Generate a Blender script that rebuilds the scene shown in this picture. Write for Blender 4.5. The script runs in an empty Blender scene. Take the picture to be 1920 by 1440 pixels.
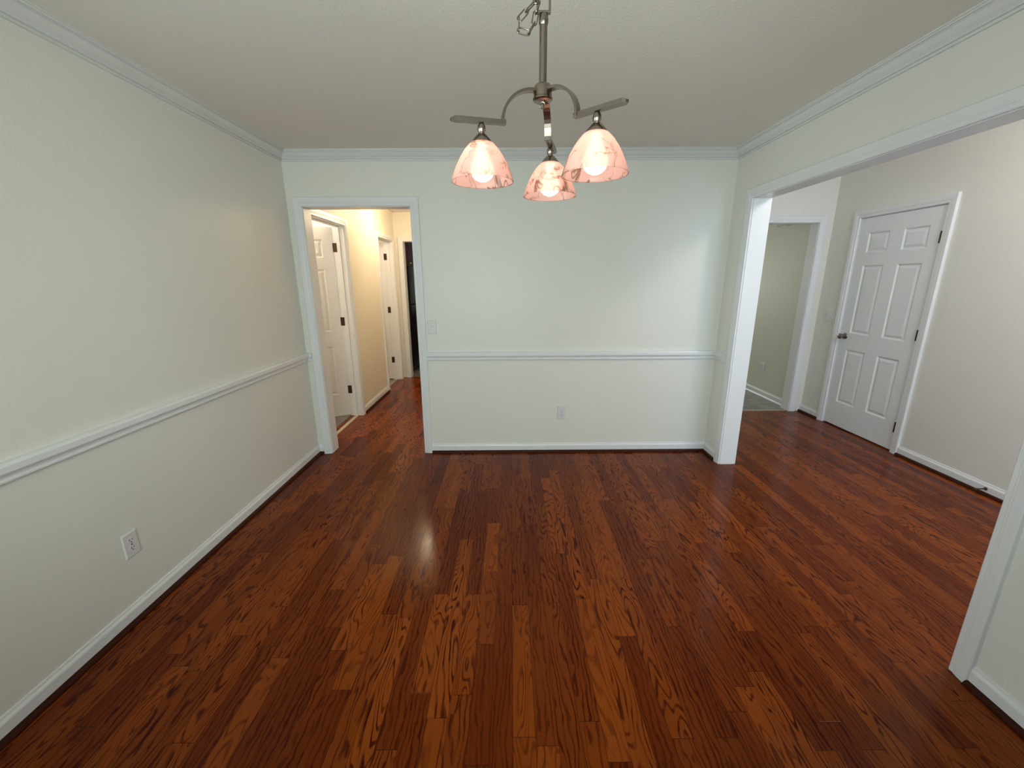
import bpy, bmesh, math, random
from mathutils import Vector, Matrix
random.seed(7)
S = bpy.context.scene
C = S.collection
PI = math.pi

# ------------------------------------------------------------------ camera, world, exposure, daylight
F, PITCH, YAW, ROLL, CAMH = 763.64, 0.2505, 0.0032, -0.0056, 1.4971
def cam_dir(a, b):
    cr, sr = math.cos(ROLL), math.sin(ROLL); a, b = cr*a+sr*b, -sr*a+cr*b
    cp, sp = math.cos(PITCH), math.sin(PITCH)
    x, y, z = a, cp-b*sp, -sp-b*cp
    cy, sy = math.cos(YAW), math.sin(YAW)
    return Vector((cy*x+sy*y, -sy*x+cy*y, z))
fw = cam_dir(0, 0); rt = cam_dir(1, 0)-fw; up = fw-cam_dir(0, 1)
cd = bpy.data.cameras.new('camera'); cam = bpy.data.objects.new('camera', cd); C.objects.link(cam)
M3 = Matrix((rt, up, -fw)).transposed()
cam.matrix_world = Matrix.Translation((0, 0, CAMH)) @ M3.to_4x4()
cd.sensor_width = 36; cd.sensor_fit = 'HORIZONTAL'; cd.lens = F/1920*36
cd.clip_start = 0.02
S.camera = cam
vs = S.view_settings
vs.view_transform = 'Standard'; vs.look = 'None'; vs.exposure = 1.03; vs.gamma = 1.0; vs.use_curve_mapping = False
w = bpy.data.worlds.new('world'); S.world = w; w.use_nodes = True
bg = w.node_tree.nodes['Background']; bg.inputs[0].default_value = (0.75, 0.88, 1.0, 1); bg.inputs[1].default_value = 1.0

def area(name, loc, rot, sx, sy, power, col, spread=180):
    d = bpy.data.lights.new(name, 'AREA'); d.shape = 'RECTANGLE'; d.size = sx; d.size_y = sy
    d.energy = power; d.color = col; d.spread = math.radians(spread)
    o = bpy.data.objects.new(name, d); o.location = loc; o.rotation_euler = rot; C.objects.link(o); return o
def point(name, loc, power, col, r=0.05):
    d = bpy.data.lights.new(name, 'POINT'); d.energy = power; d.color = col; d.shadow_soft_size = r
    o = bpy.data.objects.new(name, d); o.location = loc; C.objects.link(o); return o
# daylight outside the rear dining window, the glazed front entrance and the kitchen window
area('daylight_dining_window', (-0.30, -0.62, 1.50), (PI/2, 0, 0), 1.7, 1.15, 30, (0.88, 1.0, 0.97))
area('daylight_front_entrance', (2.62, -0.62, 1.55), (PI/2, 0, 0), 1.2, 2.2, 17, (0.46, 0.69, 1.0))
area('daylight_side_window', (-1.90, .30, 1.54), (PI/2, 0, -PI/2), 1.15, 1.05, 16, (0.84, 0.97, 1.0))
area('daylight_kitchen_window', (-2.15, 8.62, 1.6), (-PI/2, 0, 0), 1.1, 1.0, 14, (0.88, 0.95, 1.0))
area('daylight_breakfast_window', (2.6, 8.22, 1.5), (-PI/2, 0, 0), 1.0, 1.2, 20, (1.0, 1.0, 0.94))

# ------------------------------------------------------------------ materials
def newmat(name):
    m = bpy.data.materials.new(name); m.use_nodes = True
    nt = m.node_tree; return m, nt, nt.nodes['Principled BSDF']
class G:
    def __init__(s, nt): s.nt = nt
    def n(s, t, **k):
        o = s.nt.nodes.new(t)
        for a, b in k.items(): setattr(o, a, b)
        return o
    def put(s, sock, v):
        if isinstance(v, (int, float, tuple, list)): sock.default_value = v
        else: s.nt.links.new(v, sock)
    def m(s, op, a, b=None, c=None):
        o = s.n('ShaderNodeMath', operation=op); s.put(o.inputs[0], a)
        if b is not None: s.put(o.inputs[1], b)
        if c is not None: s.put(o.inputs[2], c)
        return o.outputs[0]
    def mix(s, f, a, b, mode='MIX'):
        o = s.n('ShaderNodeMix', data_type='RGBA', blend_type=mode)
        s.put(o.inputs[0], f); s.put(o.inputs[6], a); s.put(o.inputs[7], b); return o.outputs[2]
    def xyz(s, x, y, z):
        o = s.n('ShaderNodeCombineXYZ'); s.put(o.inputs[0], x); s.put(o.inputs[1], y); s.put(o.inputs[2], z); return o.outputs[0]
    def noise(s, v, scale, detail=2, rough=.5, dist=0):
        o = s.n('ShaderNodeTexNoise'); s.put(o.inputs['Vector'], v); o.inputs['Scale'].default_value = scale
        o.inputs['Detail'].default_value = detail; o.inputs['Roughness'].default_value = rough
        o.inputs['Distortion'].default_value = dist; return o.outputs[0]
    def wn(s, v, dim='3D'):
        o = s.n('ShaderNodeTexWhiteNoise', noise_dimensions=dim)
        s.put(o.inputs['W' if dim == '1D' else 'Vector'], v); return o.outputs
    def mr(s, v, a, b, c=0, d=1, smooth=True):
        o = s.n('ShaderNodeMapRange'); o.interpolation_type = 'SMOOTHSTEP' if smooth else 'LINEAR'
        s.put(o.inputs[0], v)
        for i, q in enumerate((a, b, c, d)): s.put(o.inputs[1+i], q)
        return o.outputs[0]
    def bump(s, h, strength, dist):
        o = s.n('ShaderNodeBump'); o.inputs['Strength'].default_value = strength; o.inputs['Distance'].default_value = dist
        s.put(o.inputs['Height'], h); return o.outputs[0]

def paint(name, col, rough=.55, bump=.25, scale=140, var=.03, spec=.5):
    m, nt, b = newmat(name); g = G(nt)
    p = g.n('ShaderNodeNewGeometry').outputs['Position']
    n1 = g.noise(p, 3.0, 3)
    c2 = tuple(c*(1-var) for c in col[:3])+(1,)
    g.put(b.inputs['Base Color'], g.mix(n1, tuple(col[:3])+(1,), c2))
    b.inputs['Roughness'].default_value = rough; b.inputs['Specular IOR Level'].default_value = spec
    if bump: g.put(b.inputs['Normal'], g.bump(g.noise(p, scale, 2), bump, .002))
    return m
WALL = paint('wall_paint', (.76, .742, .682), .42, .35)
CEIL = paint('ceiling_paint', (.80, .755, .69), .8, .5, 110)
TRIM = paint('white_trim_paint', (.765, .760, .765), .32, .06, 60)
CROWNM = paint('crown_paint', (.70, .70, .685), .45, .1, 80)
DOORM = paint('white_door_paint', (.76, .76, .77), .38, .1, 200)
HALLW = paint('hall_wall_paint', (.78, .72, .60), .5, .3)
KITW = paint('breakfast_wall_paint', (.66, .65, .54), .55, .3)
PLATE = paint('white_plate_plastic', (.70, .68, .68), .3, 0, var=0)
def simple(name, col, rough, metal=0, spec=.5, noise=0):
    m, nt, b = newmat(name); g = G(nt)
    b.inputs['Roughness'].default_value = rough; b.inputs['Metallic'].default_value = metal
    b.inputs['Specular IOR Level'].default_value = spec
    p = g.n('ShaderNodeTexCoord').outputs['Object']
    n = g.noise(p, 60, 3)
    k = 1-noise
    g.put(b.inputs['Base Color'], g.mix(n, tuple(col)+(1,), tuple(c*k for c in col)+(1,)))
    return m
NICKEL = simple('brushed_nickel', (.27, .225, .18), .27, 1, noise=.15)
BRONZE = simple('dark_bronze', (.075, .045, .03), .4, .8, noise=.3)
KNOBM = simple('satin_nickel_knob', (.30, .26, .25), .22, 1)
SLOT = simple('dark_slot', (.06, .055, .05), .6)
BLACK = simple('black_appliance', (.006, .007, .009), .28, 0, .3)
CAB = simple('brown_cabinet_wood', (.10, .030, .014), .6, noise=.4)
SHOE = simple('stained_shoe_moulding', (.050, .010, .004), .45, spec=.12, noise=.4)
RUBBER = simple('dark_rubber', (.05, .03, .025), .6)
WHITEG = simple('white_glass_bowl', (.78, .77, .70), .2)

def wood_floor():
    m, nt, b = newmat('oak_plank_floor'); g = G(nt)
    sep = g.n('ShaderNodeSeparateXYZ'); g.put(sep.inputs[0], g.n('ShaderNodeNewGeometry').outputs['Position'])
    x, y = sep.outputs[0], sep.outputs[1]
    W = .0762
    X = g.m('DIVIDE', x, W); row = g.m('FLOOR', X); fx = g.m('SUBTRACT', X, row)
    r1 = g.wn(g.m('ADD', row, 3.7), '1D')
    L = g.m('MULTIPLY_ADD', g.wn(g.m('ADD', row, 91.3), '1D')[0], .65, .42)
    Y = g.m('DIVIDE', g.m('MULTIPLY_ADD', r1[0], 9.0, g.m('ADD', y, 20)), L)
    col = g.m('FLOOR', Y); fy = g.m('SUBTRACT', Y, col)
    idn = g.wn(g.xyz(row, col, 5.5)); idc = g.n('ShaderNodeSeparateColor'); g.put(idc.inputs[0], idn[1])
    ra, rb, rc = idc.outputs[0], idc.outputs[1], idc.outputs[2]
    rv = idn[0]
    # grain: contours of a stretched noise field give cathedral figure, different in each board
    gy = g.m('MULTIPLY_ADD', rb, 37.0, y); gx = g.m('MULTIPLY_ADD', ra, 23.0, x)
    v1 = g.xyz(g.m('MULTIPLY', gx, 9.0), g.m('MULTIPLY', gy, 1.5), g.m('MULTIPLY', rc, 40.0))
    n1 = g.noise(v1, 1.0, 2.0, .45, .35)
    vw = g.xyz(g.m('MULTIPLY', gx, 42.0), g.m('MULTIPLY', gy, 11.0), 0.0)
    nw = g.noise(vw, 1.0, 2.0, .5)
    cathed = g.mr(rv, .25, .7, 30.0, 125.0, False)
    ph = g.m('ADD', g.m('MULTIPLY', n1, cathed), g.m('MULTIPLY', nw, g.mr(rv, .3, .8, 11.0, 3.0, False)))
    ph = g.m('ADD', ph, g.m('MULTIPLY', gx, g.mr(rv, .3, .8, 300.0, 30.0, False)))
    s1 = g.m('MULTIPLY_ADD', g.m('SINE', ph), .5, .5)
    brk = g.noise(g.xyz(g.m('MULTIPLY', gx, 60.0), g.m('MULTIPLY', gy, 6.0), 3.0), 1.0, 2)
    s1 = g.m('MULTIPLY', g.mr(s1, .50, .98), g.mr(brk, .28, .62, .25, 1.0))
    pores = g.noise(g.xyz(g.m('MULTIPLY', gx, 620.0), g.m('MULTIPLY', gy, 22.0), 0.0), 1.0, 3, .6)
    pores = g.mr(pores, .50, .70)
    strength = g.m('MULTIPLY_ADD', g.m('POWER', rc, .8), .48, .52)
    dark = g.m('MULTIPLY', s1, strength)
    dark = g.m('MAXIMUM', dark, g.m('MULTIPLY', pores, .30))
    tone = g.m('MULTIPLY_ADD', g.noise(g.xyz(g.m('MULTIPLY', gx, 10.0), g.m('MULTIPLY', gy, 1.2), 9.0), 1.0, 2), .5, g.m('MULTIPLY', g.m('SUBTRACT', ra, .10), .62))
    base = g.mix(g.mr(tone, 0, 1), (.095, .0128, .0011, 1), (.245, .053, .0062, 1))
    colr = g.mix(dark, base, (.036, .0018, .0003, 1))
    # mineral streak spots in a few boards
    kn = g.noise(g.xyz(g.m('MULTIPLY', gx, 22.0), g.m('MULTIPLY', gy, 5.0), 2.0), 1.0, 1)
    colr = g.mix(g.m('MULTIPLY', g.mr(kn, .74, .82), .7), colr, (.035, .010, .004, 1))
    ex = g.m('MINIMUM', fx, g.m('SUBTRACT', 1.0, fx))
    ey = g.m('MULTIPLY', g.m('MINIMUM', fy, g.m('SUBTRACT', 1.0, fy)), L)
    gap = g.m('MAXIMUM', g.mr(ex, .006, .016, 1, 0), g.mr(ey, .0006, .0018, 1, 0))
    colr = g.mix(g.m('MULTIPLY', gap, .65), colr, (.02, .005, .002, 1))
    g.put(b.inputs['Base Color'], colr)
    rn = g.noise(g.xyz(x, y, 0.0), 30, 3)
    g.put(b.inputs['Roughness'], g.mr(rn, .2, .8, .14, .20))
    b.inputs['Specular IOR Level'].default_value = .12
    h = g.m('MULTIPLY', gap, -1.0)
    g.put(b.inputs['Normal'], g.bump(h, .3, .0008))
    return m
WOOD = wood_floor()
def tile_floor():
    m, nt, b = newmat('grey_vinyl_tile'); g = G(nt)
    p = g.n('ShaderNodeNewGeometry').outputs['Position']
    sep = g.n('ShaderNodeSeparateXYZ'); g.put(sep.inputs[0], p)
    v = g.xyz(g.m('MULTIPLY', sep.outputs[0], 4.0), g.m('MULTIPLY', sep.outputs[1], 18.0), 0.0)
    n = g.noise(v, 1.0, 5, .6, .4)
    c = g.mix(g.mr(n, .3, .7), (.13, .12, .105, 1), (.30, .285, .26, 1))
    br = g.n('ShaderNodeTexBrick'); g.put(br.inputs['Vector'], p); br.inputs['Scale'].default_value = 1.0
    br.inputs['Brick Width'].default_value = .45; br.inputs['Row Height'].default_value = .3; br.inputs['Mortar Size'].default_value = .003
    g.put(b.inputs['Base Color'], g.mix(g.m('MULTIPLY', br.outputs['Fac'], .4), c, (.1, .095, .09, 1)))
    b.inputs['Roughness'].default_value = .35
    return m
TILE = tile_floor()

def shade_mat():
    m, nt, b = newmat('alabaster_glass'); g = G(nt)
    nt.nodes.remove(b); out = nt.nodes['Material Output']
    p = g.n('ShaderNodeTexCoord').outputs['Object']
    n = g.noise(p, 15, 3, .6, .5)
    ridge = g.m('ABSOLUTE', g.m('SUBTRACT', n, .5))
    mask = g.mr(g.noise(p, 11, 1), .34, .50)
    vein = g.m('MULTIPLY', g.mr(ridge, .004, .026, 1, 0), mask)
    cloud = g.mr(g.noise(p, 9, 4, .6), .3, .7)
    c = g.mix(cloud, (.85, .55, .50, 1), (.89, .65, .59, 1))
    c = g.mix(g.m('MULTIPLY', vein, .92), c, (.30, .15, .09, 1))
    tr = g.n('ShaderNodeBsdfTranslucent'); g.put(tr.inputs[0], c)
    df = g.n('ShaderNodeBsdfDiffuse'); g.put(df.inputs[0], c)
    mx = g.n('ShaderNodeMixShader'); mx.inputs[0].default_value = .42
    nt.links.new(tr.outputs[0], mx.inputs[1]); nt.links.new(df.outputs[0], mx.inputs[2])
    gl = g.n('ShaderNodeBsdfGlossy'); gl.inputs['Roughness'].default_value = .12
    m2 = g.n('ShaderNodeMixShader'); m2.inputs[0].default_value = .05
    nt.links.new(mx.outputs[0], m2.inputs[1]); nt.links.new(gl.outputs[0], m2.inputs[2])
    # some of the bulb's light passes the thin glass almost straight
    tp = g.n('ShaderNodeBsdfRefraction'); g.put(tp.inputs[0], g.mix(.6, c, (1, .93, .78, 1))); tp.inputs['Roughness'].default_value = .62; tp.inputs['IOR'].default_value = 1.12
    m3 = g.n('ShaderNodeMixShader'); m3.inputs[0].default_value = .32
    nt.links.new(m2.outputs[0], m3.inputs[1]); nt.links.new(tp.outputs[0], m3.inputs[2])
    nt.links.new(m3.outputs[0], out.inputs[0])
    return m
SHADE = shade_mat()
def emit(name, col, st):
    m, nt, b = newmat(name); b.inputs['Base Color'].default_value = (*col, 1)
    b.inputs['Emission Color'].default_value = (*col, 1); b.inputs['Emission Strength'].default_value = st
    return m
BULB = emit('frosted_bulb_glow', (1.0, .93, .84), 4.6)
HALLGLOW = emit('hall_light_glass', (1.0, .82, .56), 8)
def pane_mat():
    m, nt, b = newmat('window_glass'); g = G(nt); nt.nodes.remove(b)
    t = g.n('ShaderNodeBsdfTransparent'); t.inputs[0].default_value = (.96, .98, .97, 1)
    s = g.n('ShaderNodeBsdfGlossy'); s.inputs['Roughness'].default_value = .02
    f = g.n('ShaderNodeFresnel'); f.inputs[0].default_value = 1.45
    x = g.n('ShaderNodeMixShader'); nt.links.new(f.outputs[0], x.inputs[0]); nt.links.new(t.outputs[0], x.inputs[1]); nt.links.new(s.outputs[0], x.inputs[2])
    nt.links.new(x.outputs[0], nt.nodes['Material Output'].inputs[0]); return m
PANE = pane_mat()

# ------------------------------------------------------------------ mesh helpers
def box(bm, a, b, bev=0):
    a, b = Vector(a), Vector(b)
    r = bmesh.ops.create_cube(bm, size=1)
    c = (a+b)/2; s = b-a
    for v in r['verts']: v.co = Vector((v.co.x*s.x, v.co.y*s.y, v.co.z*s.z))+c
    if bev:
        es = list({e for v in r['verts'] for e in v.link_edges})
        bmesh.ops.bevel(bm, geom=es, offset=bev, segments=2, affect='EDGES')
def sweep(bm, path, n, lat0, prof):
    """extrude a closed profile (a: away from the path sideways, b: along n) with mitred corners"""
    P = [Vector(p) for p in path]; n = Vector(n).normalized()
    ds = [(P[i+1]-P[i]).normalized() for i in range(len(P)-1)]
    sg = 1 if n.cross(ds[0]).dot(Vector(lat0)) > 0 else -1
    ss = [n.cross(d)*sg for d in ds]
    rings = []
    for i, p in enumerate(P):
        if i == 0: m = ss[0]
        elif i == len(P)-1: m = ss[-1]
        else: m = (ss[i-1]+ss[i])/(1+ss[i-1].dot(ss[i]))
        rings.append([bm.verts.new(p+m*a+n*b) for a, b in prof])
    k = len(prof)
    for i in range(len(P)-1):
        for j in range(k):
            bm.faces.new((rings[i][j], rings[i][(j+1) % k], rings[i+1][(j+1) % k], rings[i+1][j]))
    bm.faces.new(rings[0][::-1]); bm.faces.new(rings[-1])
def lathe(bm, prof, c=(0, 0, 0), seg=32, axis='Z'):
    c = Vector(c); rings = []
    for r, z in prof:
        if r < 1e-6: rings.append([bm.verts.new((0, 0, z))]); continue
        rings.append([bm.verts.new((r*math.cos(2*PI*i/seg), r*math.sin(2*PI*i/seg), z)) for i in range(seg)])
    for A, B in zip(rings, rings[1:]):
        for i in range(seg):
            j = (i+1) % seg
            f = [A[i % len(A)], A[j % len(A)], B[j % len(B)], B[i % len(B)]]
            q = []
            for v in f:
                if v not in q: q.append(v)
            if len(q) > 2: bm.faces.new(q)
    if len(rings[0]) > 1: bm.faces.new(rings[0][::-1])
    if len(rings[-1]) > 1: bm.faces.new(rings[-1])
    rot = {'Z': Matrix.Identity(3), 'X': Matrix.Rotation(PI/2, 3, 'Y'), '-X': Matrix.Rotation(-PI/2, 3, 'Y'), 'Y': Matrix.Rotation(-PI/2, 3, 'X'), '-Y': Matrix.Rotation(PI/2, 3, 'X')}[axis]
    for R in rings:
        for v in R: v.co = rot @ v.co + c
def tube(bm, pts, r, seg=8, closed=False):
    P = [Vector(p) for p in pts]; N = len(P); rings = []
    prev = None
    for i in range(N):
        if closed: t = (P[(i+1) % N]-P[i-1]).normalized()
        else: t = (P[min(i+1, N-1)]-P[max(i-1, 0)]).normalized()
        if prev is None:
            prev = t.orthogonal().normalized()
        u = (prev-t*prev.dot(t)).normalized(); prev = u; v = t.cross(u)
        rings.append([bm.verts.new(P[i]+r*(math.cos(2*PI*k/seg)*u+math.sin(2*PI*k/seg)*v)) for k in range(seg)])
    for i in range(N if closed else N-1):
        A, B = rings[i], rings[(i+1) % N]
        for k in range(seg): bm.faces.new((A[k], A[(k+1) % seg], B[(k+1) % seg], B[k]))
    if not closed: bm.faces.new(rings[0][::-1]); bm.faces.new(rings[-1])
def obj(name, bm, mat, parent=None, smooth=False, loc=None, kind=None, label=None, cat=None, group=None):
    bmesh.ops.recalc_face_normals(bm, faces=bm.faces)
    me = bpy.data.meshes.new(name); bm.to_mesh(me); bm.free(); me.materials.append(mat)
    if smooth:
        for p in me.polygons: p.use_smooth = True
        try: me.set_sharp_from_angle(angle=math.radians(38))
        except Exception: pass
    o = bpy.data.objects.new(name, me); C.objects.link(o)
    if parent: o.parent = parent
    if loc: o.location = loc
    tag(o, label, cat, group, kind); return o
def tag(o, label=None, cat=None, group=None, kind=None):
    for k, v in (('label', label), ('category', cat), ('group', group), ('kind', kind)):
        if v: o[k] = v
    return o
def empty(name, loc, rz=0, **k):
    o = bpy.data.objects.new(name, None); C.objects.link(o); o.location = loc; o.rotation_euler = (0, 0, rz); o.empty_display_size = .05
    return tag(o, **k)
def B(): return bmesh.new()
def struct(name, bm, mat, label, cat, parent=None, smooth=False):
    if parent: return obj(name, bm, mat, parent, smooth)
    return obj(name, bm, mat, None, smooth, kind='structure', label=label, cat=cat)

# ------------------------------------------------------------------ dimensions (metres)
L, R, D, T, H = -1.719, 1.734, 3.397, .121, 2.44
R2 = R+T; D2 = D+T
Y0 = -0.45                        # rear wall
DX1, DX2, DZ = -1.598, -.773, 2.050     # doorway to the hall
OY1, OY2, OZ = 1.278, 3.114, 2.048      # cased opening to the foyer
FX, FY, FH = 3.368, 4.507, 3.0          # foyer right wall, foyer back wall, foyer ceiling
HX, HY, HH = -1.705, 6.34, 2.455        # hall left wall, hall end wall
HR = -.62
JB = .018

# walls -----------------------------------------------------------
def wall_x(name, x0, x1, y0, y1, z1, holes, mat, label):      # runs along y
    bm = B(); ys = y0
    for (a, b, zb, zt) in sorted(holes):
        if a > ys: box(bm, (x0, ys, 0), (x1, a, z1))
        if zt < z1: box(bm, (x0, a, zt), (x1, b, z1))
        if zb > 0: box(bm, (x0, a, 0), (x1, b, zb))
        ys = b
    if ys < y1: box(bm, (x0, ys, 0), (x1, y1, z1))
    return struct(name, bm, mat, label, 'wall')
def wall_y(name, y0, y1, x0, x1, z1, holes, mat, label):
    bm = B(); xs = x0
    for (a, b, zb, zt) in sorted(holes):
        if a > xs: box(bm, (xs, y0, 0), (a, y1, z1))
        if zt < z1: box(bm, (a, y0, zt), (b, y1, z1))
        if zb > 0: box(bm, (a, y0, 0), (b, y1, zb))
        xs = b
    if xs < x1: box(bm, (xs, y0, 0), (x1, y1, z1))
    return struct(name, bm, mat, label, 'wall')
wall_x('wall_left', L-T, L, Y0, D, 2.55, [(-.30, .90, .985, 2.1)], WALL, 'pale dining room wall on the left with a white chair rail')
wall_y('wall_back', D, D2, L-T, R, 2.55, [(DX1-JB, DX2+JB, 0, DZ+JB)], WALL, 'pale dining room wall facing the viewer behind the chandelier')
wall_x('wall_right', R, R2, Y0, D2, FH, [(OY1-JB, OY2+JB, 0, OZ+JB)], WALL, 'pale dining room wall on the right with the wide cased opening')
wall_y('wall_rear', Y0-T, Y0, L-T, FX+T, FH, [(-1.2, .6, .90, 2.1), (2.0, 3.2, .45, 2.62)], WALL, 'pale front wall behind the viewer with the windows')
wall_x('wall_foyer_right', FX, FX+T, Y0, FY, FH, [(3.348-.003-JB, 4.148+.003+JB, 0, 2.045+JB)], WALL, 'pale foyer wall with the closed six panel door')
wall_x('wall_light_block', FX+T, FX+T+.05, 3.2, 4.3, 2.3, [], WALL, 'added backing that blocks light behind the closed foyer door')  # unseen panel added to keep outside light out of the door gaps
wall_y('wall_foyer_back', FY, FY+T, R2-T, FX+T, FH, [(2.25-JB, 3.222+JB, 0, 2.052+JB)], WALL, 'bright foyer wall above the doorway to the breakfast room')
wall_x('wall_foyer_left', R, R2, D2, FY, FH, [], WALL, 'short foyer wall beyond the cased opening')
wall_x('wall_hall_left', HX-T, HX, D2, HY, 2.6, [(3.70-JB, 4.447+JB, 0, 2.04+JB), (5.55-JB, 6.205+JB, 0, 2.04+JB)], HALLW, 'warm cream hall wall with two doors')
wall_x('wall_hall_right', HR, HR+T, D2, HY+T, 2.6, [], HALLW, 'warm cream hall wall hidden behind the dining room wall')
wall_y('wall_hall_end', HY, HY+T, HX-T, HR, 2.6, [(-1.58-JB, -.80+JB, 0, 2.05+JB)], HALLW, 'warm cream wall at the end of the hall around the kitchen doorway')
wall_x('wall_side_room', -3.7, -3.6, D2, HY+T, 2.6, [], HALLW, 'cream wall inside the room off the hall')
wall_y('wall_side_front', D2-T, D2, -3.7, L-T, 2.6, [], HALLW, 'cream wall of the room off the hall')
wall_y('wall_closet_divider', 5.2, 5.3, -3.6, HX-T, 2.6, [], HALLW, 'cream partition between the rooms off the hall')
wall_x('wall_kitchen_left', -3.0, -2.9, HY+T, 8.5, 2.6, [], WALL, 'kitchen wall behind the refrigerator')
wall_x('wall_kitchen_right', .6, .7, HY+T, 8.5, 2.6, [], WALL, 'kitchen wall on the right')
wall_y('wall_kitchen_back', 8.5, 8.6, -3.0, .7, 2.6, [(-2.7, -1.6, 1.1, 2.1)], WALL, 'kitchen back wall with a window')
wall_y('wall_kitchen_front', HY, HY+T, -3.7, HX-T, 2.6, [], HALLW, 'wall between kitchen and side room')
wall_y('wall_kitchen_front_right', HY, HY+T, HR+T, .7, 2.6, [], WALL, 'wall beside the kitchen doorway')
BX = 3.292
wall_x('wall_breakfast_right', BX, BX+T, FY+T, 8.1, 2.6, [], KITW, 'olive cream wall seen through the far foyer doorway')
wall_x('wall_breakfast_left', 1.5, 1.6, FY+T, 8.1, 2.6, [], KITW, 'breakfast room wall on the left')
wall_y('wall_breakfast_back', 8.1, 8.2, 1.5, BX+T, 2.6, [(2.1, 3.1, .9, 2.1)], KITW, 'breakfast room back wall with a window')

# ceilings, floors ------------------------------------------------
bm = B(); box(bm, (L-T, Y0, H), (R, D, H+.11)); struct('ceiling', bm, CEIL, 'beige grey dining room ceiling', 'ceiling')
bm = B(); box(bm, (R2, Y0, FH-.02), (FX, FY, FH+.1)); struct('ceiling_foyer', bm, CEIL, 'high foyer ceiling', 'ceiling')
bm = B(); box(bm, (-3.6, D2, HH), (HR, HY, 2.6)); struct('ceiling_hall', bm, CEIL, 'warm lit hall ceiling', 'ceiling')
bm = B(); box(bm, (-2.9, HY+T, 2.44), (.6, 8.5, 2.6)); struct('ceiling_kitchen', bm, CEIL, 'kitchen ceiling', 'ceiling')
bm = B(); box(bm, (1.6, FY+T, 2.44), (BX, 8.1, 2.6)); struct('ceiling_breakfast', bm, CEIL, 'breakfast room ceiling', 'ceiling')
bm = B(); box(bm, (L-T, Y0-T, -.1), (FX+T, FY+.02, 0)); box(bm, (HX-.06, FY+.02, -.1), (HR+T, HY+.02, 0))
struct('floor', bm, WOOD, 'glossy reddish brown oak plank floor', 'floor')
bm = B(); box(bm, (-3.7, D2-T, -.11), (HX-.06, HY+T, -.001)); box(bm, (-3.7, HY+.02, -.11), (.7, 8.6, -.001))
struct('floor_kitchen', bm, TILE, 'grey tile floor of the kitchen and the room off the hall', 'floor')
bm = B(); box(bm, (1.5, FY+.02, -.11), (BX+T, 8.2, -.001)); struct('floor_breakfast', bm, TILE, 'grey streaky tile floor beyond the foyer doorway', 'floor')
bm = B(); sweep(bm, [(2.25, FY+.025, 0), (3.222, FY+.025, 0)], (0, 0, 1), (0, 1, 0), [(-.02, 0), (-.012, .006), (.012, .006), (.02, 0)])
struct('trim_threshold_foyer', bm, simple('threshold_metal', (.42, .34, .26), .35, .3), 'thin strip between wood floor and grey tile', 'threshold')
bm = B(); sweep(bm, [(HX-.06, 3.70, 0), (HX-.06, 4.447, 0)], (0, 0, 1), (1, 0, 0), [(-.02, 0), (-.012, .006), (.012, .006), (.02, 0)])
struct('trim_threshold_hall', bm, simple('threshold_cream', (.50, .42, .30), .35), 'cream strip in the floor under the first hall door', 'threshold')

# mouldings -------------------------------------------------------
CROWN = [(0, -.071), (.010, -.071), (.010, -.063), (.005, -.061), (.005, -.058), (.013, -.056), (.013, -.050), (.016, -.047), (.028, -.037), (.040, -.022), (.044, -.018), (.041, -.013), (.044, -.011), (.052, -.012), (.054, -.007), (.060, -.006), (.060, 0), (0, 0)]
CASE = [(0, 0), (0, .010), (.004, .013), (.020, .013), (.024, .016), (.030, .016), (.034, .018), (.058, .020), (.066, .020), (.070, .016), (.070, 0)]
RAIL = [(0, 0), (.020, 0), (.027, -.004), (.030, -.010), (.030, -.032), (.025, -.040), (.014, -.044), (.013, -.056), (.017, -.060), (.017, -.066), (.012, -.072), (0, -.074)]
BASE = [(0, .001), (.013, .001), (.013, .062), (.011, .068), (.007, .074), (.005, .084), (0, .085)]
SHOEP = [(.0125, .0005), (.031, .0005), (.031, .006), (.028, .013), (.022, .019), (.0125, .022)]
SHOEW = [(.0125, .0), (.028, .0), (.026, .009), (.020, .016), (.0125, .018)]
def crown(name, path, lat, label):
    bm = B(); sweep(bm, path, (0, 0, 1), lat, CROWN); struct(name, bm, CROWNM, label, 'crown molding')
crown('trim_crown', [(L, Y0, H), (L, D, H), (R, D, H), (R, Y0, H)], (1, 0, 0), 'white crown molding around the dining room ceiling')
def base(name, path, lat, label, shoe=SHOEP, sm=None):
    bm = B(); sweep(bm, path, (0, 0, 1), lat, BASE); o = struct(name, bm, TRIM, label, 'baseboard')
    bm = B(); sweep(bm, path, (0, 0, 1), lat, shoe); s = obj('shoe_molding', bm, sm or SHOE, o)
    if sm is None: s['label'] = 'dark stained shoe molding'
CW = .070
base('baseboard_left', [(L, Y0, 0), (L, D, 0), (DX1-CW, D, 0)], (1, 0, 0), 'white baseboard along the left dining room wall')
base('baseboard_back', [(DX2+CW, D, 0), (R, D, 0), (R, OY2+CW, 0)], (0, -1, 0), 'white baseboard along the back dining room wall')
base('baseboard_right', [(R, OY1-CW, 0), (R, Y0, 0)], (-1, 0, 0), 'white baseboard at the lower right corner beside the opening')
base('baseboard_foyer_right', [(FX, 3.345-CW, 0), (FX, Y0, 0)], (-1, 0, 0), 'white baseboard on the foyer wall before the door')
base('baseboard_foyer_corner', [(FX, 4.151+CW, 0), (FX, FY, 0)], (-1, 0, 0), 'short white baseboard between the foyer door and the corner')
base('baseboard_hall_left', [(HX, 4.447+CW, 0), (HX, 5.55-CW, 0)], (1, 0, 0), 'white baseboard between the two hall doors')
base('baseboard_breakfast_right', [(BX, FY+T, 0), (BX, 8.1, 0)], (-1, 0, 0), 'white baseboard on the olive wall beyond the foyer doorway', SHOEW, TRIM)
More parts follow.
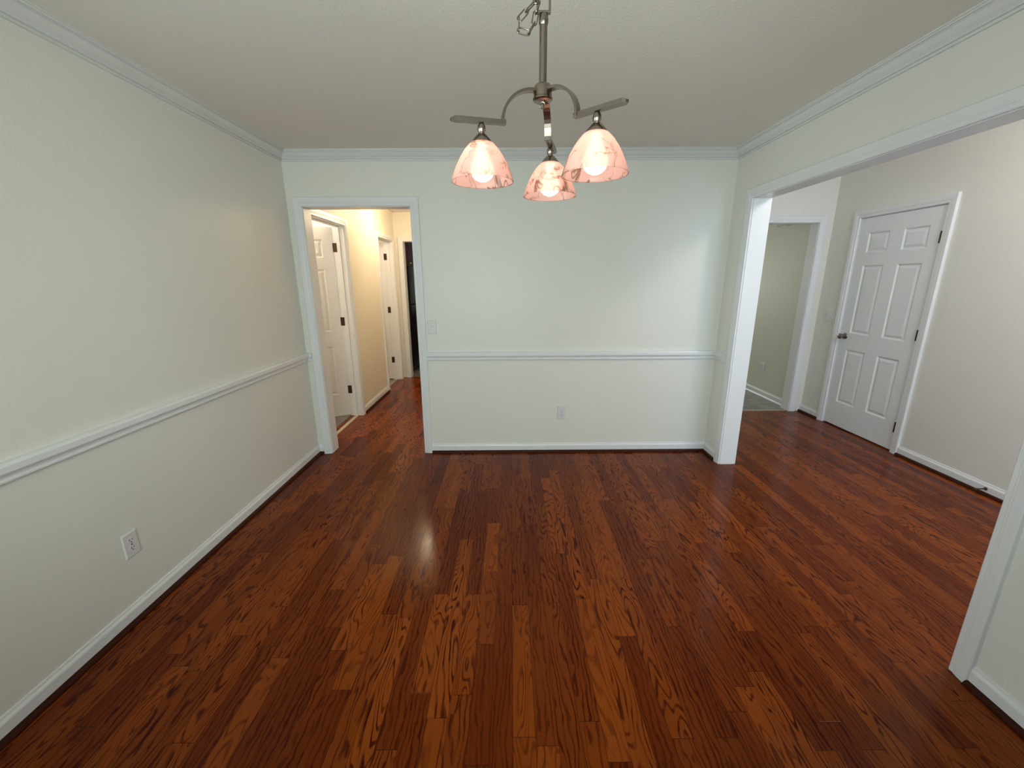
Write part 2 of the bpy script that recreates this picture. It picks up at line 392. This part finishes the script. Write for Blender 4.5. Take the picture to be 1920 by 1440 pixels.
base('baseboard_hall_right', [(HR, D2, 0), (HR, HY, 0)], (-1, 0, 0), 'white baseboard on the hidden hall wall')
RZ = .9107
bm = B(); sweep(bm, [(L, Y0, RZ), (L, D, RZ), (DX1-CW, D, RZ)], (0, 0, 1), (1, 0, 0), RAIL); struct('trim_chair_rail_left', bm, TRIM, 'white chair rail along the left wall', 'chair rail')
bm = B(); sweep(bm, [(DX2+CW, D, RZ), (R, D, RZ), (R, OY2+CW+.045, RZ)], (0, 0, 1), (0, -1, 0), RAIL); struct('trim_chair_rail_back', bm, TRIM, 'white chair rail along the back wall', 'chair rail')
bm = B(); sweep(bm, [(R, OY1-CW, RZ), (R, Y0, RZ)], (0, 0, 1), (-1, 0, 0), RAIL); struct('trim_chair_rail_right', bm, TRIM, 'white chair rail on the right wall beside the viewer', 'chair rail')

def casing_y(name, x1, x2, zt, yf, yb, label, both=True, stop=False):
    """door lining of an opening in a wall that runs along x; front face yf, back face yb"""
    root = None
    bm = B()
    box(bm, (x1-JB, yf+.0006, 0), (x1, yb-.0006, zt)); box(bm, (x2, yf+.0006, 0), (x2+JB, yb-.0006, zt)); box(bm, (x1-JB, yf+.0006, zt), (x2+JB, yb-.0006, zt+JB))
    root = struct(name, bm, TRIM, label, 'door casing')
    p = [(x1-.004, yf, 0), (x1-.004, yf, zt+.004), (x2+.004, yf, zt+.004), (x2+.004, yf, 0)]
    bm = B(); sweep(bm, p, (0, -1, 0), (-1, 0, 0), [(a*.95, b) for a, b in CASE]); obj('casing', bm, TRIM, root)
    if both:
        p = [(a, yb, c) for a, _, c in p]
        bm = B(); sweep(bm, p, (0, 1, 0), (-1, 0, 0), [(a*.95, b) for a, b in CASE]); obj('casing', bm, TRIM, root)
    return root
def casing_x(name, y1, y2, zt, xf, xb, label, both=True, bot=0):
    s = 1 if xb > xf else -1; e = .0006*s
    bm = B()
    def bx(a, b): box(bm, (min(a[0], b[0]), a[1], a[2]), (max(a[0], b[0]), b[1], b[2]))
    bx((xf+e, y1-JB, 0), (xb-e, y1, zt)); bx((xf+e, y2, 0), (xb-e, y2+JB, zt)); bx((xf+e, y1-JB, zt), (xb-e, y2+JB, zt+JB))
    root = struct(name, bm, TRIM, label, 'door casing')
    p = [(xf, y1-.004, 0), (xf, y1-.004, zt+.004), (xf, y2+.004, zt+.004), (xf, y2+.004, 0)]
    bm = B(); sweep(bm, p, (-s, 0, 0), (0, -1, 0), [(a*.95, b) for a, b in CASE]); obj('casing', bm, TRIM, root)
    if both:
        p = [(xb, b, c) for _, b, c in p]
        bm = B(); sweep(bm, p, (s, 0, 0), (0, -1, 0), [(a*.95, b) for a, b in CASE]); obj('casing', bm, TRIM, root)
    return root
casing_y('trim_hall_doorway', DX1, DX2, DZ, D, D2, 'white casing of the open doorway to the warm lit hall')
casing_x('trim_foyer_opening', OY1, OY2, OZ, R, R2, 'white casing of the wide opening to the foyer')
casing_x('trim_foyer_door', 3.345, 4.151, 2.045, FX, FX+T, 'white casing around the closed foyer door', both=False)
casing_y('trim_breakfast_doorway', 2.25, 3.222, 2.052, FY, FY+T, 'white casing of the far doorway onto the grey tile', both=True)
casing_x('trim_hall_door_near', 3.70, 4.447, 2.04, HX, HX-T, 'white casing around the first open hall door')
casing_x('trim_hall_door_far', 5.55, 6.205, 2.04, HX, HX-T, 'white casing around the second hall door near the kitchen')
casing_y('trim_kitchen_doorway', -1.58, -.80, 2.05, HY, HY+T, 'white casing of the kitchen doorway at the end of the hall')
# door stops inside the linings
def stops_x(y1, y2, zt, x, parent_name):
    bm = B(); w_ = .011
    box(bm, (x-.016, y1, 0), (x+.016, y1+w_, zt)); box(bm, (x-.016, y2-w_, 0), (x+.016, y2, zt)); box(bm, (x-.016, y1+w_, zt-w_), (x+.016, y2-w_, zt))
    obj('door_stop_strip', bm, TRIM, bpy.data.objects[parent_name])
stops_x(3.70, 4.447, 2.04, HX-T+.055, 'trim_hall_door_near'); stops_x(5.55, 6.205, 2.04, HX-T+.055, 'trim_hall_door_far')
bm = B(); stx = FX+.062
box(bm, (stx-.01, 3.345, 0), (stx+.03, 3.357, 2.045)); box(bm, (stx-.01, 4.139, 0), (stx+.03, 4.151, 2.045)); box(bm, (stx-.01, 3.357, 2.033), (stx+.03, 4.139, 2.045))
obj('door_stop_strip', bm, TRIM, bpy.data.objects['trim_foyer_door'])

# ------------------------------------------------------------------ six panel doors
def leaf_mesh(wd, ht, th=.035):
    bm = B(); k = wd/.80
    us = [0, .112*k, .333*k, .467*k, .690*k, wd]
    zs = [0, .247, .790, .953, 1.600, 1.716, 1.893, ht]
    def face(side):
        yy = 0 if side > 0 else -th
        V = {}
        for i, u in enumerate(us):
            for j, z in enumerate(zs): V[i, j] = bm.verts.new((u, yy, z))
        for i in range(5):
            for j in range(7):
                q = [V[i, j], V[i+1, j], V[i+1, j+1], V[i, j+1]]
                if i in (1, 3) and j in (1, 3, 5):
                    u0, u1, z0, z1 = us[i], us[i+1], zs[j], zs[j+1]; prev = q
                    for ins, dp in ((.004, .003), (.012, .0085), (.018, .0085), (.036, .003), (.040, .0022)):
                        c = [bm.verts.new((a, yy-side*dp, b)) for a, b in ((u0+ins, z0+ins), (u1-ins, z0+ins), (u1-ins, z1-ins), (u0+ins, z1-ins))]
                        for t in range(4): bm.faces.new((prev[t], prev[(t+1) % 4], c[(t+1) % 4], c[t]))
                        prev = c
                    bm.faces.new(prev)
                else: bm.faces.new(q)
        return V
    A = face(1); Bk = face(-1)
    for i in range(5):
        bm.faces.new((A[i, 0], A[i+1, 0], Bk[i+1, 0], Bk[i, 0])); bm.faces.new((A[i, 7], A[i+1, 7], Bk[i+1, 7], Bk[i, 7]))
    for j in range(7):
        bm.faces.new((A[0, j], A[0, j+1], Bk[0, j+1], Bk[0, j])); bm.faces.new((A[5, j], A[5, j+1], Bk[5, j+1], Bk[5, j]))
    return bm
def knob_set(parent, x, z, side):
    s = side; ax = 'Y' if s > 0 else '-Y'; y0 = 0 if s > 0 else -.035
    bm = B(); lathe(bm, [(0, 0), (.0315, 0), (.0315, .004), (.027, .009), (.014, .011), (0, .011)], (x, y0, z), 24, ax)
    r = obj('knob_rose', bm, KNOBM, parent, True)
    bm = B(); lathe(bm, [(0, .008), (.011, .008), (.010, .026), (.016, .033), (.024, .040), (.0275, .050), (.026, .059), (.018, .065), (0, .067)], (x, y0, z), 24, ax)
    obj('door_knob', bm, KNOBM, r, True)
# foyer door: closed, hinges toward the viewer
d1 = empty('door_1', (FX+.006, 3.348, .012), PI/2, kind='structure', label='closed white six panel door on the foyer wall', cat='door')
obj('door_leaf', leaf_mesh(.80, 2.03), DOORM, d1)
knob_set(d1, .735, .918, 1)
for z in (1.79, 1.02, .215):
    bm = B(); lathe(bm, [(0, -.045), (.0095, -.045), (.0095, .045), (0, .045)], (-.003, .013, z), 12)
    box(bm, (-.003, -.001, z-.044), (.014, .0035, z+.044)); box(bm, (-.020, -.001, z-.044), (-.003, .0035, z+.044))
    obj('hinge', bm, BRONZE, d1, True)
def hall_door(name, wd, hy, ang, label, hz):
    d = empty(name, (HX-T-.003, hy, .012), ang, kind='structure', label=label, cat='door')
    obj('door_leaf', leaf_mesh(wd, 2.02), DOORM, d)
    knob_set(d, wd-.065, .918, 1)
    c, s = math.cos(-ang), math.sin(-ang)
    for z in hz:
        bm = B(); box(bm, (HX-T, hy-.0025, z-.045), (HX-T+.034, hy-.0002, z+.045))
        lathe(bm, [(0, -.045), (.006, -.045), (.006, .045), (0, .045)], (HX-T-.004, hy+.0, z), 12)
        h = obj('hinge', bm, BRONZE, None, True)
        h.parent = d; h.matrix_parent_inverse = (Matrix.Translation(d.location) @ Matrix.Rotation(ang, 4, 'Z')).inverted()
    return d
hall_door('door_2', .745, 4.447, PI+math.radians(24), 'open white six panel door off the hall, nearest the dining room', (1.83, 1.07, .31))
hall_door('door_3', .63, 6.205, PI+math.radians(12), 'white door ajar at the far end of the hall', (1.83, 1.07, .31))

# ------------------------------------------------------------------ windows (behind the viewer and in the far rooms)
def window(name, x0, x1, z0, z1, y, s, label, nx, nz):
    bm = B(); t = .05
    for a, b in (((x0, z0), (x0+t, z1)), ((x1-t, z0), (x1, z1)), ((x0, z0), (x1, z0+t)), ((x0, z1-t), (x1, z1))):
        box(bm, (a[0], y-.02, a[1]), (b[0], y+.02, b[1]))
    for i in range(1, nx): xx = x0+(x1-x0)*i/nx; box(bm, (xx-.011, y-.012, z0), (xx+.011, y+.012, z1))
    for i in range(1, nz): zz = z0+(z1-z0)*i/nz; box(bm, (x0, y-.012, zz-.011), (x1, y+.012, zz+.011))
    o = struct(name, bm, TRIM, label, 'window')
    bm = B(); box(bm, (x0+t, y-.002, z0+t), (x1-t, y+.002, z1-t)); obj('window_pane', bm, PANE, o)
    return o
window('window_1', -1.2, .6, .90, 2.1, Y0-.06, 1, 'wide dining room window behind the viewer', 3, 2)
def side_window():
    bm = B(); x = L-.06; t = .045
    for a, b in (((-.30, .985), (-.30+t, 2.1)), ((.90-t, .985), (.90, 2.1)), ((-.30, .985), (.90, .985+t)), ((-.30, 2.1-t), (.90, 2.1))):
        box(bm, (x-.02, a[0], a[1]), (x+.02, b[0], b[1]))
    box(bm, (x-.012, .289, .985), (x+.012, .311, 2.1)); box(bm, (x-.012, -.30, 1.53), (x+.012, .90, 1.552))
    o = struct('window_5', bm, TRIM, 'window in the left wall beside the viewer', 'window')
    bm = B(); box(bm, (x-.002, -.255, 1.03), (x+.002, .855, 2.055)); obj('window_pane', bm, PANE, o)
side_window()
window('window_2', 2.0, 3.2, .45, 2.62, Y0-.06, 1, 'tall glazed front entrance of the foyer', 2, 3)
window('window_3', -2.7, -1.6, 1.1, 2.1, 8.55, 1, 'kitchen window', 2, 2)
window('window_4', 2.1, 3.1, .9, 2.1, 8.15, 1, 'breakfast room window', 2, 2)

# ------------------------------------------------------------------ outlets and switches
def plate_bm(w_, h_):
    bm = B()
    v = []
    for ins, y in ((0, 0), (0, -.002), (.004, -.006)):
        v.append([bm.verts.new((a, y, b)) for a, b in ((-w_/2+ins, -h_/2+ins), (w_/2-ins, -h_/2+ins), (w_/2-ins, h_/2-ins), (-w_/2+ins, h_/2-ins))])
    for A, Bq in zip(v, v[1:]):
        for t in range(4): bm.faces.new((A[t], A[(t+1) % 4], Bq[(t+1) % 4], Bq[t]))
    bm.faces.new(v[-1]); bm.faces.new(v[0][::-1]); return bm
def outlet(loc, rz, label, name='wall_outlet'):      # faces local -y
    o = empty(name, loc, rz, label=label, cat='outlet')
    obj('cover_plate', plate_bm(.072, .116), PLATE, o)
    for s in (-1, 1):
        bm = B(); prof = []
        for i in range(24):
            a = 2*PI*i/24; prof.append((max(-.0155, min(.0155, .0175*math.cos(a))), .0145*math.sin(a)))
        f = [bm.verts.new((x, -.0075, z+s*.0195)) for x, z in prof]; b_ = [bm.verts.new((x, -.004, z+s*.0195)) for x, z in prof]
        bm.faces.new(f); bm.faces.new(b_[::-1])
        for i in range(24): bm.faces.new((f[i], f[(i+1) % 24], b_[(i+1) % 24], b_[i]))
        r = obj('receptacle', bm, PLATE, o)
        bm = B()
        box(bm, (-.0078, -.0082, s*.0195+.000), (-.0052, -.0070, s*.0195+.009)); box(bm, (.0052, -.0082, s*.0195+.0015), (.0078, -.0070, s*.0195+.008))
        lathe(bm, [(0, 0), (.0028, 0), (.0028, .0012), (0, .0012)], (0, -.0070, s*.0195-.0065), 12, '-Y')
        obj('socket_slots', bm, SLOT, r, label='dark socket holes')
    bm = B(); lathe(bm, [(0, 0), (.0034, 0), (.003, .0016), (0, .002)], (0, -.0058, 0), 12, '-Y'); obj('screw', bm, SLOT, o)
    return o
def switch(loc, rz, n, label):
    o = empty('light_switch', loc, rz, label=label, cat='light switch')
    obj('cover_plate', plate_bm(.072+.046*(n-1), .116), PLATE, o)
    for i in range(n):
        x = (i-(n-1)/2)*.046
        bm = B(); box(bm, (x-.0052, -.0068, -.012), (x+.0052, -.005, .012)); sl = obj('toggle_slot', bm, PLATE, o)
        bm = B(); box(bm, (x-.0042, -.019, -.001), (x+.0042, -.006, .009), .001)
        for v in bm.verts:
            if v.co.y < -.012: v.co.z += .006
        obj('toggle', bm, PLATE, sl)
        for z in (-.030, .030):
            bm = B(); lathe(bm, [(0, 0), (.003, 0), (.0028, .0014), (0, .0018)], (x, -.0058, z), 10, '-Y'); obj('screw', bm, PLATE, o)
    return o
outlet((L+.0004, 1.607, .352), PI/2, 'white duplex outlet on the left wall below the chair rail')
outlet((.444, D-.0004, .366), 0, 'white duplex outlet on the back wall under the chandelier')
outlet((BX-.0004, 5.20, .375), -PI/2, 'small white outlet on the olive wall beyond the far foyer doorway')
switch((-.651, D-.0004, 1.122), 0, 1, 'white single light switch on the back wall beside the hall doorway')
switch((FX-.0004, 4.318, 1.112), -PI/2, 2, 'white double light switch beside the foyer door knob')

# door stop on the foyer baseboard
ds = empty('door_stop', (FX-.0132, 2.592, .047), 0, label='small dark metal door stop on the foyer baseboard', cat='door stop')
bm = B(); lathe(bm, [(0, 0), (.012, 0), (.011, .004), (.006, .008), (0, .008)], (0, 0, 0), 16, '-X'); obj('mount', bm, BRONZE, ds, True)
bm = B(); lathe(bm, [(0, .006), (.004, .006), (.004, .066), (0, .066)], (0, 0, 0), 12, '-X'); obj('rod', bm, BRONZE, ds, True)
bm = B(); lathe(bm, [(0, .064), (.0065, .064), (.0065, .076), (.005, .079), (0, .079)], (0, 0, 0), 12, '-X'); obj('rubber_tip', bm, RUBBER, ds, True)

# ------------------------------------------------------------------ chandelier
CX, CY = .087, 1.20
ch = empty('chandelier', (CX, CY, 1.945), 0, label='brushed nickel chandelier with three glowing pink alabaster shades hanging from the ceiling', cat='chandelier')
def cobj(name, bm, mat, parent=None, smooth=True, **k):        # geometry given in chandelier space
    return obj(name, bm, mat, parent or ch, smooth, **k)
Z = lambda z: z-1.945
bm = B(); lathe(bm, [(0, 2.4395), (.062, 2.4395), (.062, 2.432), (.050, 2.420), (.020, 2.412), (.012, 2.405), (0, 2.405)], (0, 0, -1.945), 40); cobj('canopy', bm, NICKEL)
bm = B(); lathe(bm, [(0, 1.975), (.0098, 1.975), (.0098, 2.112), (0, 2.112)], (0, 0, -1.945), 24); cobj('stem', bm, NICKEL)
bm = B(); lathe(bm, [(0, 2.108), (.0098, 2.108), (.0118, 2.113), (.0122, 2.120), (.0112, 2.128), (.0088, 2.133), (0, 2.134)], (0, 0, -1.945), 24); cobj('collar', bm, NICKEL)
# rectangular loop on top of the stem
bm = B()
for a, b in (((-.0175, -.006, 2.133), (.0175, .006, 2.138)), ((-.0175, -.006, 2.138), (-.0125, .006, 2.192)), ((.0125, -.006, 2.138), (.0175, .006, 2.192)), ((-.0175, -.006, 2.192), (.0175, .006, 2.197))):
    box(bm, (a[0], a[1], Z(a[2])), (b[0], b[1], Z(b[2])), .0008)
cobj('hanging_loop', bm, NICKEL, smooth=False)
bm = B(); lathe(bm, [(0, 1.983), (.012, 1.983), (.020, 1.979), (.0235, 1.973), (.0235, 1.951), (.0255, 1.949), (.0255, 1.9455), (.022, 1.943), (0, 1.943)], (0, 0, -1.945), 36); cobj('hub', bm, NICKEL)
bm = B(); tube(bm, [(.0065*math.cos(t*PI/10), 0, Z(1.9345)+.0075*math.sin(t*PI/10)) for t in range(20)], .0016, 8, True); cobj('bottom_ring', bm, NICKEL)
def link(a, b, flip):
    a, b = Vector(a), Vector(b); d = b-a; ln = d.length/2+.0035; d.normalize()
    u = d.cross(Vector((0, 1, 0))); u = u.normalized() if u.length > .1 else Vector((1, 0, 0))
    if flip: u = d.cross(u)
    c = (a+b)/2; wv = .0062; pts = []
    for t in range(12):
        g_ = PI*t/11; pts.append(c+d*(ln-wv+wv*math.sin(g_))+u*wv*math.cos(g_))
    for t in range(12):
        g_ = PI*t/11; pts.append(c-d*(ln-wv+wv*math.sin(g_))-u*wv*math.cos(g_))
    bm = B(); tube(bm, pts, .0017, 8, True)
    for v in bm.verts: v.co -= Vector((CX, CY, 1.945))
    cobj('chain_link', bm, NICKEL)
zz = [2.196+i*.0235 for i in range(10)]
for i in range(9): link((CX, CY, zz[i]), (CX, CY, zz[i+1]), i % 2)
sw = [(.088, 2.222), (.080, 2.197), (.0755, 2.172), (.0655, 2.1535), (.0445, 2.1345), (.0265, 2.117), (.0255, 2.094), (.0500, 2.089), (.0635, 2.108), (.0680, 2.131), (.0760, 2.150)]
for i in range(len(sw)-1):
    link((sw[i][0], 1.192, sw[i][1]), (sw[i+1][0], 1.192, sw[i+1][1]), i % 2)
# shade profile, open at the bottom, 3.5 mm glass
SP = [(.0245, 1.8395), (.0320, 1.8340), (.0440, 1.8215), (.0550, 1.8055), (.0640, 1.7895), (.0720, 1.7720), (.0780, 1.7560), (.0815, 1.7450)]
def shade_bm(r, seg=56):
    bm = B(); rings = []
    outer = []
    for i in range(len(SP)-1):
        for t in range(3):
            f = t/3; outer.append((SP[i][0]*(1-f)+SP[i+1][0]*f, SP[i][1]*(1-f)+SP[i+1][1]*f))
    outer.append(SP[-1])
    inner = [(a-.0032, b-.0012) for a, b in outer[::-1]]; inner[0] = (SP[-1][0]-.0034, SP[-1][1]+.0004)
    pr = outer+inner
    for a, b in pr: rings.append([bm.verts.new((r+a*math.cos(2*PI*i/seg), a*math.sin(2*PI*i/seg), Z(b))) for i in range(seg)])
    rings.append(rings[0])
    for A, Bq in zip(rings, rings[1:]):
        for i in range(seg): bm.faces.new((A[i], A[(i+1) % seg], Bq[(i+1) % seg], Bq[i]))
    return bm
AR = .161
labels = ('arm reaching left', 'arm reaching right toward the viewer', 'arm reaching away toward the back wall')
shades = []
for k, ang in enumerate((192.5, 319.5, 77.0)):
    bm = B()
    pts = [(.018, 0, Z(1.966))]
    for t in range(13):
        a = PI/2*t/12*1.06; pts.append((.026+.080*math.sin(a), 0, Z(1.890)+.076*math.cos(a)))
    sweep(bm, pts, (0, 1, 0), (0, 0, 1), [(-.0033, -.0095), (.0033, -.0095), (.0033, .0095), (-.0033, .0095)])
    arm = cobj('arm', bm, NICKEL, smooth=False, label=labels[k]); arm.rotation_euler = (0, 0, math.radians(ang))
    bm = B()
    pr = [(.098, -.0075), (.228, -.0105), (.236, -.006), (.240, 0), (.236, .006), (.228, .0105), (.098, .0075)]
    top = [bm.verts.new((x, y, Z(1.8895)+(.003 if x < .234 else -.001))) for x, y in pr]; bot = [bm.verts.new((x, y, Z(1.8825))) for x, y in pr]
    bm.faces.new(top); bm.faces.new(bot[::-1])
    for i in range(len(pr)): bm.faces.new((top[i], top[(i+1) % len(pr)], bot[(i+1) % len(pr)], bot[i]))
    cobj('arm_bar', bm, NICKEL, arm, smooth=False)
    bm = B(); lathe(bm, [(0, 1.884), (.0055, 1.884), (.006, 1.881), (.0095, 1.876), (.0105, 1.8695), (.0095, 1.863), (.007, 1.859), (.012, 1.856), (.0195, 1.848), (.0260, 1.840), (.0270, 1.8355), (.0225, 1.8355), (0, 1.8385)], (AR, 0, -1.945), 32); cobj('shade_holder', bm, NICKEL, arm)
    shades.append(cobj('lamp_shade', shade_bm(AR), SHADE, arm, label='pink alabaster glass shade with dark veins'))
    bm = B(); lathe(bm, [(0, .058), (.012, .058), (.013, .040), (.017, .027), (.0245, .015), (.029, .004), (.0295, -.006), (.026, -.017), (.018, -.0245), (.009, -.0285), (0, -.0295)], (AR, 0, Z(1.7755)), 32)
    cobj('bulb', bm, BULB, arm, label='glowing white bulb')

# ------------------------------------------------------------------ hall ceiling light, out of frame above the hall doorway
hl = empty('hall_ceiling_light', (-1.18, 5.26, HH), 0, label='round flush light on the hall ceiling', cat='ceiling light')
bm = B(); lathe(bm, [(0, -.0005), (.15, -.0005), (.15, -.02), (.14, -.03), (0, -.03)], (0, 0, 0), 40); obj('base_ring', bm, NICKEL, hl, True)
bm = B(); lathe(bm, [(0, -.03), (.115, -.03), (.11, -.05), (.085, -.075), (.04, -.088), (0, -.092)], (0, 0, 0), 40); obj('glass_dome', bm, HALLGLOW, hl, True)
point('hall_lamp', (-1.18, 5.26, HH-.20), 11, (1.0, .80, .53), .10)
fl = empty('foyer_fill_light', (2.6, 1.55, FH-.02), 0, label='unseen bowl light added on the high foyer ceiling as fill', cat='ceiling light')  # unseen fixture and point light, added to brighten the foyer walls
bm = B(); lathe(bm, [(0, -.0005), (.09, -.0005), (.085, -.02), (.012, -.03), (.012, -.16), (0, -.16)], (0, 0, 0), 32); obj('stem', bm, NICKEL, fl, True)
bm = B(); lathe(bm, [(0, -.26), (.08, -.25), (.15, -.22), (.19, -.17), (.196, -.17), (.155, -.228), (.085, -.258), (0, -.268)], (0, 0, 0), 40); obj('glass_bowl', bm, emit('foyer_fill_glow', (1.0, .97, .95), 2.0), fl, True)
point('foyer_fill_point', (2.6, 1.55, FH-.42), 21, (1.0, .98, .98), .18)
kl = empty('kitchen_ceiling_light', (-1.95, 7.95, 2.44), 0, label='long cool white tube light on the kitchen ceiling', cat='ceiling light')
bm = B(); box(bm, (-.15, -.6, -.03), (.15, .6, -.0005)); obj('housing', bm, TRIM, kl)
bm = B(); box(bm, (-.14, -.59, -.075), (.14, .59, -.031), .02); obj('diffuser', bm, emit('cool_tube_glow', (.80, .90, 1.0), 4.0), kl)
point('side_room_fill', (-2.5, 4.2, 2.2), 20, (1.0, .88, .70), .1)  # fill light without a fixture, added to brighten the open door leaf
point('side_closet_lamp', (-2.7, 5.8, 2.2), 9, (1.0, .86, .66), .1)
# light beyond the foyer doorway, only the undersides of two bowls show below the door head
bl = empty('ceiling_light', (2.98, 4.98, 2.4395), 0, label='ceiling light with small white bowls just inside the far foyer doorway', cat='ceiling light')
bm = B(); lathe(bm, [(0, 0), (.06, 0), (.055, -.02), (.012, -.03), (.010, -.26), (0, -.26)], (0, 0, 0), 24); obj('stem', bm, NICKEL, bl, True)
for dx, dy, dz in ((.04, -.14, 2.055), (.16, -.10, 2.066), (-.14, .02, 2.06)):
    bm = B(); a = Vector((dx, dy, dz-2.4395))
    tube(bm, [(0, 0, -.25), (dx*.5, dy*.5, -.25), (dx, dy, a.z+.075)], .006, 8); arm = obj('arm', bm, NICKEL, bl, True)
    bm = B(); lathe(bm, [(0, .0), (.022, .004), (.038, .016), (.048, .034), (.050, .055), (.046, .055), (.044, .034), (.034, .020), (.018, .010), (0, .008)], a, 28); obj('glass_bowl', bm, WHITEG, arm, True)

# ------------------------------------------------------------------ kitchen glimpse: refrigerator and cabinet above
fr = empty('refrigerator', (-1.93, 6.99, 0), 0, label='black refrigerator in the kitchen at the end of the hall', cat='refrigerator')
bm = B(); box(bm, (-.35, -.38, .02), (.29, .38, 1.715), .008); obj('body', bm, BLACK, fr)
def door_bm(z0, z1):
    bm = B(); n = 10; ring = []
    for i in range(n+1):
        t = i/n; y = -.378+.756*t; x = .345+.022*math.sin(PI*t)**.6
        ring.append((x, y))
    ring = [(.295, -.378)]+ring+[(.295, .378)]
    a = [bm.verts.new((x, y, z0)) for x, y in ring]; b_ = [bm.verts.new((x, y, z1)) for x, y in ring]
    bm.faces.new(a[::-1]); bm.faces.new(b_)
    for i in range(len(ring)): j = (i+1) % len(ring); bm.faces.new((a[i], a[j], b_[j], b_[i]))
    return bm
fd = obj('freezer_door', door_bm(1.13, 1.71), BLACK, fr, True)
ld = obj('refrigerator_door', door_bm(.12, 1.115), BLACK, fr, True)
for par, z0, z1 in ((fd, 1.17, 1.66), (ld, .62, 1.08)):
    bm = B(); tube(bm, [(.352, .30, z0), (.395, .30, z0+.03), (.40, .30, (z0+z1)/2), (.395, .30, z1-.03), (.352, .30, z1)], .012, 10); obj('handle', bm, BLACK, par, True)
bm = B(); box(bm, (-.30, -.36, 0), (.28, .36, .02)); box(bm, (.28, -.36, .02), (.30, .36, .11)); obj('kick_grille', bm, BLACK, fr)
kb = empty('kitchen_base_cabinet', (-.7, 8.2, 0), 0, label='brown base cabinet run along the kitchen back wall', cat='cabinet')
bm = B(); box(bm, (-1.2, -.27, 0), (1.29, .299, .09)); box(bm, (-1.2, -.30, .09), (1.29, .299, .87)); obj('body', bm, CAB, kb)
for i in range(5):
    bm = B(); box(bm, (-1.19+i*.496, -.32, .10), (-1.19+i*.496+.485, -.301, .86), .002); cdn = obj('door', bm, CAB, kb)
    bm = B(); lathe(bm, [(0, 0), (.006, 0), (.006, .012), (.014, .018), (.012, .026), (0, .028)], (-1.19+i*.496+.44, -.32, .78), 16, '-Y'); obj('knob', bm, NICKEL, cdn, True)
bm = B(); box(bm, (-1.22, -.335, .87), (1.29, .299, .91), .004); obj('worktop', bm, BLACK, kb)
kc = empty('kitchen_cabinet', (-2.04, 6.99, 1.722), 0, label='brown wooden wall cabinet above the black refrigerator', cat='cabinet')
bm = B(); box(bm, (-.24, -.40, 0), (.36, .40, .62)); obj('body', bm, CAB, kc)
for s in (-1, 1):
    bm = B(); a = -.395 if s < 0 else .004; box(bm, (.361, a, .008), (.379, a+.391, .612)); 
    box(bm, (.379, a, .008), (.386, a+.05, .612)); box(bm, (.379, a+.341, .008), (.386, a+.391, .612)); box(bm, (.379, a+.05, .008), (.386, a+.341, .058)); box(bm, (.379, a+.05, .562), (.386, a+.341, .612))
    cdn = obj('door', bm, CAB, kc)
    bm = B(); lathe(bm, [(0, 0), (.006, 0), (.006, .012), (.014, .018), (.012, .026), (0, .028)], (.386, a+(.36 if s < 0 else .03), .05), 16, 'X'); obj('knob', bm, NICKEL, cdn, True)
